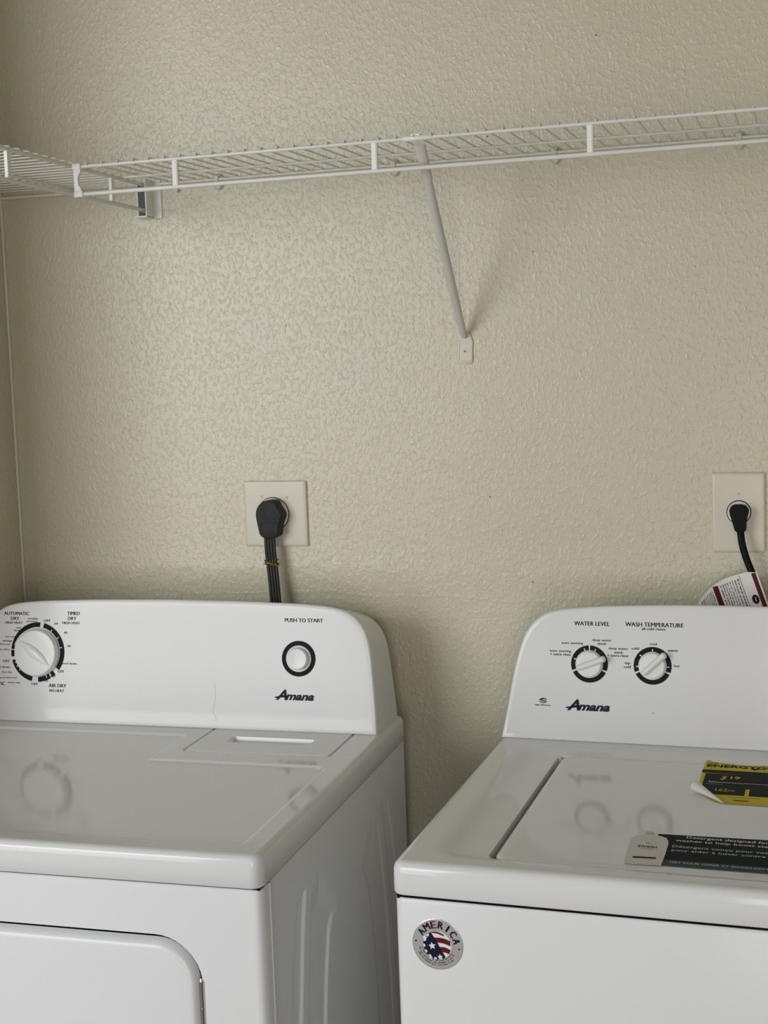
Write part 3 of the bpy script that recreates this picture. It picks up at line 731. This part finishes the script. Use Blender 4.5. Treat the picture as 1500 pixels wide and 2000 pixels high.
# emblem: striped disc with navy toothed gear portion and stars
def clip_disc(pts, R=0.0172): return [(x, y) if math.hypot(x, y) <= R else (x * R / math.hypot(x, y), y * R / math.hypot(x, y)) for x, y in pts]
ec = (0.0, -0.0010)
E1 = lambda u, v: s1(u + ec[0], v + ec[1]); E2 = lambda u, v: s2(u + ec[0], v + ec[1]); E3 = lambda u, v: s3(u + ec[0], v + ec[1])
poly(mb, [(0.0170 * math.cos(2 * math.pi * k / 40), 0.0170 * math.sin(2 * math.pi * k / 40)) for k in range(40)], E1, 3)
for yc, th, xl, xr in ((0.0150, 0.0022, -0.010, 0.0080), (0.0058, 0.0062, -0.004, 0.0158), (-0.0052, 0.0062, 0.002, 0.0158)):
    up = []; dn = []
    for k in range(13):
        t = k / 12; x = xl + (xr - xl) * t; yb = yc + 0.0016 * math.sin(math.pi * t) - 0.0024 * t
        up.append((x, yb + th / 2)); dn.append((x, yb - th / 2))
    poly(mb, clip_disc(up + dn[::-1], 0.0168), E2, 2)
# navy gear (lower-left) as a band of teeth
pts = []
for k in range(0, 61):
    a = 118 + (305 - 118) * k / 60; R = 0.0172 if (k // 4) % 2 == 0 else 0.0148
    pts.append((R * math.cos(math.radians(a)), R * math.sin(math.radians(a))))
poly(mb, [(-0.0080, 0.0152)] + pts + [(0.0098, -0.0138), (0.0050, -0.0060), (0.0010, 0.0012), (-0.0035, 0.0090)], E3, 1)
def star(cx, cy, R, fn, mi, a0=90):
    p = []
    for k in range(10):
        r = R if k % 2 == 0 else R * 0.45; a = math.radians(a0 + 36 * k); p.append((cx + r * math.cos(a), cy + r * math.sin(a)))
    c0 = (cx, cy)
    for k in range(10): poly(mb, [c0, p[k], p[(k + 1) % 10]], fn, mi)
s4 = SF(0.0021); E4 = lambda u, v: s4(u + ec[0], v + ec[1])
star(-0.0062, -0.0010, 0.0048, E4, 3, 100); star(-0.0148, 0.0085, 0.0036, E4, 3, 80); star(0.0030, -0.0135, 0.0036, E4, 3, 95); star(-0.0085, -0.0150, 0.0026, E4, 3, 90)
star(-0.0262, 0.0022, 0.0016, s1, 1); star(0.0262, -0.0035, 0.0016, s1, 1)
arc_text('IN AMERICA WITH US AND GLOBAL MATERIALS', 0.0195, 262, 3.6, 0.0010, 0.0014, 1, s1, top=False)
arc_text('DESIGNED ENGINEERED AND ASSEMBLED IN THE USA', 0.0224, 262, 3.2, 0.0010, 0.0014, 1, s1, top=False)
arc_text('AMERICAN WORKERS BUILT WITH PRIDE IN OHIO', 0.0252, 262, 2.8, 0.0010, 0.0014, 1, s1, top=False)
mb.build('round_sticker', [M_silver, M_navy, M_sred, M_swhite], Wm, smooth=False, label='round silver sticker with a flag emblem and the word AMERICA')

# ------------------------------------------------------------------ wire shelf along the back wall
ZF, ZB, SD, ZL = 1.8150, 1.8225, -0.2885, 1.7734
def zdeck(y): return ZF + (ZB - ZF) * (y - SD) / (-SD)
SX0, SX1 = 0.3170, 1.752
S = thing('wire_shelf', 'long white ventilated wire shelf across the back wall above both machines', 'shelf', (SX0, -0.01, ZB))
def rel(par, pts): return [tuple(Vector(p) - par.location) for p in pts]
def sag(x): return -0.0008 * math.sin(x * 5)
def rail(name, par, a, b, r, mat, seg=12):
    mb = MB(); n = 12
    mb.tube(rel(par, [tuple(Vector(a).lerp(Vector(b), k / n)) for k in range(n + 1)]), r, seg); return mb.build(name, mat, par)
rail('front_rail', S, (SX0, SD, ZF), (SX1, SD, ZF), 0.0030, M_wire)
rail('lip_rail', S, (SX0, SD, ZL), (SX1, SD, ZL), 0.0034, M_wire)
rail('middle_rail', S, (SX0 - 0.001, -0.130, zdeck(-0.130)), (SX1, -0.130, zdeck(-0.130)), 0.0026, M_wire)
rail('back_rail', S, (SX0, -0.009, zdeck(-0.009)), (SX1, -0.009, zdeck(-0.009)), 0.0026, M_wire)
# cross wires: one mesh shared by all
mb = MB()
pts = [(0, SD - 0.0045, ZF + 0.0012), (0, SD - 0.0036, ZF + 0.0036), (0, SD - 0.001, ZF + 0.0048), (0, SD + 0.006, ZF + 0.0044), (0, -0.130, zdeck(-0.130) + 0.0036), (0, -0.006, ZB + 0.0036)]
mb.tube([(0, y - S.location.y, z - S.location.z) for _, y, z in pts], 0.0014, 6)
w0 = mb.build('cross_wire', M_wire, S)
x = 0.7505 - 0.02595 * 16; first = True
while x < SX1 - 0.004:
    o = w0 if first else w0.copy()
    if not first: COL.objects.link(o)
    o.location = (x - S.location.x, 0, 0); first = False; x += 0.02595
# lip struts
def strut_mesh(mb, x, y, zt, zb, w=0.0085):
    mb.loft([[(x - w / 2, y - 0.0032, z), (x + w / 2 - 0.002, y - 0.0040, z), (x + w / 2, y - 0.0030, z), (x + w / 2, y + 0.0016, z), (x - w / 2, y + 0.0016, z)] for z in (zb, zt)], 0)
for xs_ in (0.4820, 0.7955, 1.1050, 1.4150):
    mb = MB(); cx = xs_ - S.location.x; strut_mesh(mb, cx, SD - S.location.y, ZF - 0.0022 - S.location.z, ZL + 0.0020 - S.location.z)
    mb.build('lip_strut', M_strut, S, angle=30)
# end cap
mb = MB(); ox, oy, oz = S.location
mb.box((0.3105 - ox, SD - 0.0055 - oy, ZF - 0.0050 - oz), (0.3250 - ox, SD + 0.0045 - oy, ZF + 0.0050 - oz), bev=0.0016)
mb.box((0.3110 - ox, SD - 0.0050 - oy, ZL - 0.0046 - oz), (0.3265 - ox, SD + 0.0045 - oy, ZL + 0.0046 - oz), bev=0.0016)
prof = [(ZF - 0.003, 0.0062), (ZF - 0.009, 0.0060), (ZF - 0.013, 0.0042), (ZF - 0.020, 0.0036), (ZF - 0.028, 0.0040), (ZL + 0.009, 0.0056), (ZL + 0.003, 0.0064)]
mb.loft([[(0.3122 - ox, SD - 0.0035 - oy, z - oz), (0.3122 + 2 * hw - ox, SD - 0.0050 - oy, z - oz), (0.3122 + 2 * hw - ox, SD + 0.0005 - oy, z - oz), (0.3122 - ox, SD + 0.0020 - oy, z - oz)] for z, hw in prof], 0)
mb.build('end_cap', M_strut, S, angle=40)
# wall clips
def clip_mesh(par, x, z0=1.8045, z1=1.8330, w=0.0100, y=0.0):
    mb = MB(); out = []
    for k in range(24):
        a = 2 * math.pi * k / 24; c, s_ = math.cos(a), math.sin(a)
        hw = w * (0.92 if s_ > 0 else 0.92 - 0.25 * s_ * s_)
        out.append((x + hw * c, (z0 + z1) / 2 + (z1 - z0) / 2 * (abs(s_) ** 0.8) * (1 if s_ > 0 else -1)))
    cz = (z0 + z1) / 2
    rings = [[((p[0] - x) * s_ + x - par.location.x, yy - par.location.y, (p[1] - cz) * s_ + cz - par.location.z) for p in out] for s_, yy in ((1, 0.0), (1, -0.0045), (0.86, -0.0065), (0.80, -0.0055), (0.3, -0.0050))]
    mb.loft(rings, 0)
    # hook over the rail
    mb.box((x - 0.0045 - par.location.x, -0.0135 - par.location.y, ZB - 0.0040 - par.location.z), (x + 0.0045 - par.location.x, -0.002 - par.location.y, ZB + 0.0068 - par.location.z), bev=0.001)
    c_ = mb.build('wall_clip', M_clip, par, angle=40)
    mb = MB(); mb.tube([(x - par.location.x, -0.0052 - par.location.y, z1 - 0.0105 - par.location.z), (x - par.location.x, -0.0070 - par.location.y, z1 - 0.0105 - par.location.z)], [0.0030, 0.0022], 12)
    mb.build('screw', M_chrome, c_)
for x_ in (0.4275, 0.7422, 1.0082, 1.2917, 1.58): clip_mesh(S, x_)
mb = MB(); mb.tube(rel(S, [(0.3507, 0, 1.8095), (0.3507, -0.009, 1.8095)]), [0.0035, 0.0028], 12); mb.build('wall_clip', M_clip, S)
# diagonal brace
PB0 = Vector((0.8612, SD + 0.004, 1.8075)); PB1 = Vector((0.8522, -0.0065, 1.5370))
mb = MB()
P = [tuple(PB0.lerp(PB1, t)) for t in (0.0, 0.15, 0.18, 0.4, 0.7, 0.93, 0.97, 1.0)]
mb.tube(rel(S, P), [0.0086, 0.0078, 0.0066, 0.0066, 0.0066, 0.0064, 0.0056, 0.0034], 16, rz=[0.004, 0.0045, 0.0055, 0.006, 0.006, 0.0045, 0.003, 0.0015])
brace = mb.build('diagonal_brace', M_brace, S, label='grey-white diagonal brace from the front rail down to the wall')
mb = MB()
mb.tube(rel(S, [(0.8380, SD, ZF), (0.8390, SD, ZF), (0.8790, SD, ZF), (0.8800, SD, ZF)]), [0.0034, 0.0041, 0.0041, 0.0034], 14)
mb.box(rel(S, [(0.8500, SD - 0.0020, ZF + 0.0030)])[0], rel(S, [(0.8640, SD + 0.02, ZF + 0.0066)])[0], bev=0.001)
mb.build('brace_hook', M_strut, brace)
mb = MB()
foot = [(0.8490, 1.5475), (0.8440, 1.5400), (0.8413, 1.5287), (0.8406, 1.4974), (0.8440, 1.4944), (0.8613, 1.4939), (0.8648, 1.4965), (0.8658, 1.5322), (0.8620, 1.5420), (0.8575, 1.5475)]
fc = (0.8532, 1.518)
ring_ = lambda s_, y: rel(S, [(fc[0] + (px - fc[0]) * s_, y, fc[1] + (pz - fc[1]) * s_) for px, pz in foot])
mb.loft([ring_(1, 0.0), ring_(1, -0.0022), ring_(0.94, -0.0032), ring_(0.84, -0.0034), ring_(0.80, -0.0024), ring_(0.3, -0.0024)], 0)
mb.build('foot_plate', M_plate, brace, angle=30)
mb = MB(); mb.tube(rel(S, [(0.8521, -0.0020, 1.5146), (0.8521, -0.0040, 1.5146)]), [0.0030, 0.0024], 12); mb.tube(rel(S, [(0.8521, -0.0040, 1.5146), (0.8521, -0.0043, 1.5146)]), 0.0013, 8, 1)
mb.build('screw', [M_plate, M_hole], brace)

# ------------------------------------------------------------------ wire shelf along the left wall
LX = 0.2950
Lf = thing('wire_shelf', 'shorter white wire shelf along the left wall, meeting the long shelf in the corner', 'shelf', (0.005, -0.02, 1.8215))
YE = -0.482
ZU = 1.8210; ZLL = 1.7775
rail('front_rail', Lf, (LX, -0.020, ZU), (LX, YE, ZU), 0.0033, M_wire)
rail('lip_rail', Lf, (LX, -0.020, ZLL), (LX, YE, ZLL), 0.0034, M_wire)
rail('middle_rail', Lf, (0.160, -0.012, ZU + 0.001), (0.160, YE, ZU + 0.001), 0.0026, M_wire)
rail('back_rail', Lf, (0.010, -0.012, ZU + 0.002), (0.010, YE, ZU + 0.002), 0.0026, M_wire)
rail('end_rail', Lf, (0.008, -0.014, ZU - 0.003), (LX - 0.006, -0.014, ZU - 0.005), 0.0026, M_wire)
mb = MB(); mb.tube(rel(Lf, [(0.006, 0, ZU + 0.0052), (0.160, 0, ZU + 0.0048), (LX - 0.002, 0, ZU + 0.0046), (LX + 0.0030, 0, ZU + 0.0038), (LX + 0.0048, 0, ZU + 0.0012)]), 0.0014, 6)
for v in range(0): pass
w0 = mb.build('cross_wire', M_wire, Lf); w0.location = (0, 0, 0); y = -0.033; first = True
while y > YE + 0.005:
    o = w0 if first else w0.copy()
    if not first: COL.objects.link(o)
    o.location = (0, y, 0); first = False; y -= 0.02595
for ys_ in (-0.139, -0.4515):
    mb = MB(); w = 0.0100; X_ = LX - Lf.location.x; Y_ = ys_ - Lf.location.y; zt = ZU - 0.0022 - Lf.location.z; zb = ZLL + 0.002 - Lf.location.z
    mb.loft([[(X_ + 0.0040, Y_ - w / 2, z), (X_ + 0.0040, Y_ + w / 2, z), (X_ - 0.0012, Y_ + w / 2, z), (X_ - 0.0012, Y_ - w / 2, z)] for z in (zb, zt)], 0)
    mb.build('lip_strut', M_strut, Lf, angle=30)
mb = MB()
for z in (1.8265, ): pass
for yy in (-0.15, -0.42):
    mb = MB(); mb.box(rel(Lf, [(0.0, yy - 0.008, 1.806)])[0], rel(Lf, [(0.014, yy + 0.008, 1.832)])[0], bev=0.002); mb.build('wall_clip', M_clip, Lf)
# end bracket on the back wall that holds the lip of the left shelf
Bk = thing('shelf_bracket', 'small white wall bracket holding the rail ends of the left wire shelf', 'bracket', (0.295, 0.0, 1.765))
mb = MB(); R_ = lambda p: rel(Bk, [p])[0]
mb.box(R_((0.2715, -0.0025, 1.7650)), R_((0.3190, 0.0, 1.8300)), bev=0.0007)
mb.build('back_plate', M_strut, Bk)
mb = MB()
mb.box(R_((0.3015, -0.030, 1.7655)), R_((0.3040, -0.0025, 1.8300)), bev=0.0006)
mb.box(R_((0.2800, -0.030, 1.7650)), R_((0.3040, -0.0025, 1.7675)), bev=0.0006)
mb.build('cradle', M_strut, Bk)
mb = MB(); mb.box(R_((0.2760, -0.0050, 1.7690)), R_((0.3015, -0.0025, 1.8260))); mb.build('cradle_shade', M_socket_shade, Bk, smooth=False)  # dark sheet in the white socket stands in for its inner shade

# ------------------------------------------------------------------ outlets
def outlet(name_label, cx, cz, w, h, rc, rr_, bumps):
    t = thing('power_outlet', name_label, 'outlet', (cx, 0, cz))
    mb = MB()
    sq = lambda i, y: [(a, y, b) for a, b in rrect(-w / 2 + i, w / 2 - i, -h / 2 + i, h / 2 - i, 0.0025, 4)]
    mb.loft([sq(0, 0.0), sq(0, -0.0035), sq(0.0012, -0.0050), sq(0.0030, -0.0056), sq(0.0055, -0.0058)], 0, False, True)
    for bx, bz, br in bumps:
        mb.tube([(bx - cx, -0.0056, bz - cz), (bx - cx, -0.0068, bz - cz), (bx - cx, -0.0074, bz - cz)], [br, br * 0.85, br * 0.3], 12)
    mb.build('cover_plate', M_plate, t, angle=30)
    mb = MB(); px, pz = rc[0] - cx, rc[1] - cz; n = 48
    cir = lambda r, y: [(px + r * math.cos(2 * math.pi * k / n), y, pz + r * math.sin(2 * math.pi * k / n)) for k in range(n)]
    mb.loft([cir(rr_ + 0.0008, -0.0055), cir(rr_ + 0.0008, -0.0061)], 1, False, True)
    mb.loft([cir(rr_ - 0.0006, -0.0058), cir(rr_ - 0.0006, -0.0080), cir(rr_ - 0.0016, -0.0088), cir(rr_ * 0.5, -0.0088)], 0, False, True)
    mb.build('receptacle', [M_recept, M_gap_shade], t, angle=30)
    return t
outlet('square beige-painted power outlet plate behind the dryer, large grey plug in it', 0.5074, 1.2471, 0.1158, 0.1143, (0.5041, 1.2470), 0.0285, [(0.4830, 1.2772, 0.0026), (0.5297, 1.2760, 0.0026), (0.5286, 1.2150, 0.0026)])
outlet('narrow beige-painted power outlet plate above the washer, small black plug in it', 1.2864, 1.2466, 0.0808, 0.1260, (1.2869, 1.2474), 0.0182, [(1.2865, 1.2765, 0.0018), (1.3051, 1.2612, 0.0012)])
def smooth_closed(P, it=2):
    for _ in range(it):
        Q = []
        for i in range(len(P)):
            a, b = P[i], P[(i + 1) % len(P)]
            Q += [(a[0] * .75 + b[0] * .25, a[1] * .75 + b[1] * .25), (a[0] * .25 + b[0] * .75, a[1] * .25 + b[1] * .75)]
        P = Q
    return P
def spline(pts, n=8):
    P = [Vector(p) for p in pts]; out = []
    for i in range(len(P) - 1):
        p0, p1, p2, p3 = P[max(i - 1, 0)], P[i], P[i + 1], P[min(i + 2, len(P) - 1)]
        for k in range(n):
            t = k / n
            out.append(0.5 * ((2 * p1) + (-p0 + p2) * t + (2 * p0 - 5 * p1 + 4 * p2 - p3) * t * t + (-p0 + 3 * p1 - 3 * p2 + p3) * t ** 3))
    out.append(P[-1]); return out
def plug(par, outl, y0, y1, mat, ctr, mb, it=1):
    P = smooth_closed(outl, it)
    rg = lambda s_, y: [(ctr[0] + (a - ctr[0]) * s_ - par.location.x, y - par.location.y, ctr[1] + (b - ctr[1]) * s_ - par.location.z) for a, b in P]
    mb.loft([rg(0.96, y0), rg(1.0, y0 - 0.002), rg(1.0, y1 + 0.004), rg(0.97, y1 + 0.0015), rg(0.90, y1), rg(0.5, y1 - 0.0004)], 0)
    return mb
class Pin:      # reference point for building in room axes
    def __init__(self, p): self.location = Vector(p)
def mw(o): return Matrix.Translation(o.location) @ o.rotation_euler.to_matrix().to_4x4()
def into(o, par, pin):
    o.parent = par; o.matrix_parent_inverse = mw(par).inverted() @ Matrix.Translation(pin.location)
def sub(o, par):
    o.parent = par
C1 = Pin((0.5041, -0.0088, 1.2470))
pd = [(0.5123, 1.2734), (0.5247, 1.2724), (0.5272, 1.2637), (0.5326, 1.2575), (0.5385, 1.2489), (0.5357, 1.2391), (0.5319, 1.2341), (0.5298, 1.2242), (0.5264, 1.2072), (0.4897, 1.2068), (0.4851, 1.228), (0.4816, 1.2441), (0.4819, 1.254), (0.4868, 1.2639), (0.4991, 1.2723)]
pd = [(0.4816 + (a - 0.4816) * 0.87, b) for a, b in pd]
pm1 = plug(C1, pd, -0.0088, -0.0350, M_plug_grey, (0.505, 1.240), MB(), 2); mb = pm1; mb.box(rel(C1, [(0.4915, -0.0362, 1.2346)])[0], rel(C1, [(0.5190, -0.0348, 1.2352)])[0]); mb.box(rel(C1, [(0.4910, -0.0362, 1.2410)])[0], rel(C1, [(0.5210, -0.0348, 1.2414)])[0])
path = spline([(0.5025, -0.026, 1.2120), (0.5035, -0.027, 1.2056), (0.5045, -0.028, 1.1831), (0.5061, -0.028, 1.1619), (0.5090, -0.030, 1.1331), (0.5133, -0.036, 1.0955), (0.5170, -0.040, 1.05), (0.519, -0.042, 0.98), (0.519, -0.042, 0.80)], 6)
mb = MB()
for k in range(4):
    off = (k - 1.5) * 0.0050
    mb.tube(rel(C1, [tuple(p + Vector((off, 0, off * 0.12))) for p in path]), 0.00285, 10)
cb = mb.build('power_cord', M_cord_grey, angle=60, label='thick grey ribbed power cord hanging from the square outlet'); into(cb, D, C1)
pm1.build('plug', M_plug_grey, cb, angle=35)
mb = MB()
for z0_, dz, tw in ((1.1675, 0.003, 0.0), (1.1650, -0.004, 0.4), (1.1630, 0.0015, 0.8)):
    ring = []
    for k in range(21):
        a = 2 * math.pi * k / 20; ring.append((0.5056 + 0.0128 * math.cos(a), -0.028 + 0.0045 * math.sin(a), z0_ + dz * math.cos(a + tw)))
    mb.tube(rel(C1, ring), 0.0010, 6)
mb.tube(rel(C1, [(0.5150, -0.033, 1.1640), (0.5180, -0.035, 1.1600), (0.5200, -0.034, 1.1575)]), 0.0010, 6)
mb.build('twist_tie', M_tie, cb, label='brown wire tie wrapped round the cable')
C2 = Pin((1.2869, -0.0088, 1.2474))
pw = [(1.2792, 1.2608), (1.296, 1.2607), (1.3022, 1.2535), (1.3025, 1.2488), (1.299, 1.2356), (1.2983, 1.2173), (1.2821, 1.2161), (1.2772, 1.2356), (1.2725, 1.2501), (1.2743, 1.2561)]
pm2 = plug(C2, pw, -0.0088, -0.0300, M_black, (1.288, 1.240), MB())
path = spline([(1.2900, -0.026, 1.2200), (1.2906, -0.028, 1.2130), (1.2929, -0.030, 1.1983), (1.2991, -0.032, 1.1766), (1.3071, -0.036, 1.1562), (1.3161, -0.040, 1.1321), (1.3252, -0.042, 1.1044), (1.332, -0.042, 1.06), (1.335, -0.040, 0.98), (1.335, -0.040, 0.80)], 6)
mb = MB(); mb.tube(rel(C2, [tuple(p) for p in path]), 0.0054, 12, rz=0.0034); cb = mb.build('power_cord', M_black, angle=60, label='thin black power cord hanging from the narrow outlet'); into(cb, Wm, C2)
pm2.build('plug', M_black, cb, angle=35)
# tag: a sheet wrapped on the cord, curving back to the wall on its left
e1 = Vector((1.3108, 1.1577)); e2 = Vector((1.3325, 1.0935)); dn = (e2 - e1).normalized(); lf = Vector((-dn.y * -1, dn.x * -1)); lf = Vector((dn.y, -dn.x))
def TG(off=0.0):
    def fn(a, b):     # a: distance left of the cord, b: distance down the cord
        p = e1 + dn * b + lf * a
        curl = -0.046 + 0.030 * (min(max(a, 0) / 0.10, 1)) ** 1.5
        return tuple(Vector((p.x, curl - off, p.y)) - C2.location)
    return fn
T0, T1 = TG(0.0), TG(0.0004)
def arc_down(a):    # rounded outer edge of the sheet (distance along the cord where the sheet starts)
    return -0.0045 + 0.0040 * (1 - min(a / 0.01, 1)) + 0.0255 * (max(a - 0.035, 0) / 0.0635) ** 2.0
mb = MB(); vs = []; fs = []; NA = 26; NB = 10
for i in range(NA + 1):
    a = -0.004 + 0.130 * i / NA; t0 = arc_down(max(a, 0))
    for j in range(NB + 1): vs.append(T0(a, t0 + (0.095 - t0) * j / NB))
for i in range(NA):
    for j in range(NB): fs.append((i * 11 + j, i * 11 + j + 1, (i + 1) * 11 + j + 1, (i + 1) * 11 + j))
mb.add(vs, fs, 0)
def strip(a0, a1, b0, b1, mi):
    n = 8; v = []
    for k in range(n + 1):
        b = b0 + (b1 - b0) * k / n; v += [T1(a0, b), T1(a1, b)]
    mb.add(v, [(2 * k, 2 * k + 1, 2 * k + 3, 2 * k + 2) for k in range(n)], mi)
strip(-0.0015, 0.0050, 0.000, 0.092, 1)
strip(0.0605, 0.0690, arc_down(0.065) + 0.003, 0.092, 1)
strip(0.0235, 0.0241, arc_down(0.024) + 0.002, 0.092, 2)
# printed warning lines, reading along the cord
words = ['DANGER', 'electrical shock hazard', 'plug into a grounded outlet', 'do not remove ground prong', 'do not use an adapter', 'do not use an extension cord', 'failure to follow can result', 'in death fire or shock']
Tt = lambda off: (lambda x, y: T1(y, x))
for k, a in enumerate((0.0275, 0.0325, 0.0365, 0.0405, 0.0445, 0.0485, 0.0525, 0.0565)):
    s0 = arc_down(a) + 0.006; put_text(mb, words[k], s0 + 0.030, a, 0.058, 0.0024, Tt(0), 2, 0, 0.02)
for k, a in enumerate((0.0725, 0.0755, 0.0785, 0.0815, 0.0845, 0.0875, 0.0905, 0.0935)):
    s0 = arc_down(a) + 0.005; put_text(mb, words[7 - k], s0 + 0.025, a, 0.048, 0.0018, Tt(0), 2, 0, 0.02)
annul = [(0.0400 + 0.0075 * math.cos(t), 0.0115 + 0.0052 * math.sin(t)) for t in np.linspace(0, 2 * math.pi, 20, endpoint=False)]
poly(mb, [(b, a) for a, b in [(y, x) for x, y in annul]], lambda x, y: TG(0.0007)(y, x), 2)
poly(mb, [(0.0365, 0.0112), (0.0430, 0.0122), (0.0430, 0.0108), (0.0365, 0.0104)], lambda x, y: TG(0.0010)(y, x), 0)
mb.build('warning_tag', [M_paper, M_red, M_ink], cb, smooth=True, angle=40, label='white warning tag with dark red bands and rows of small print')
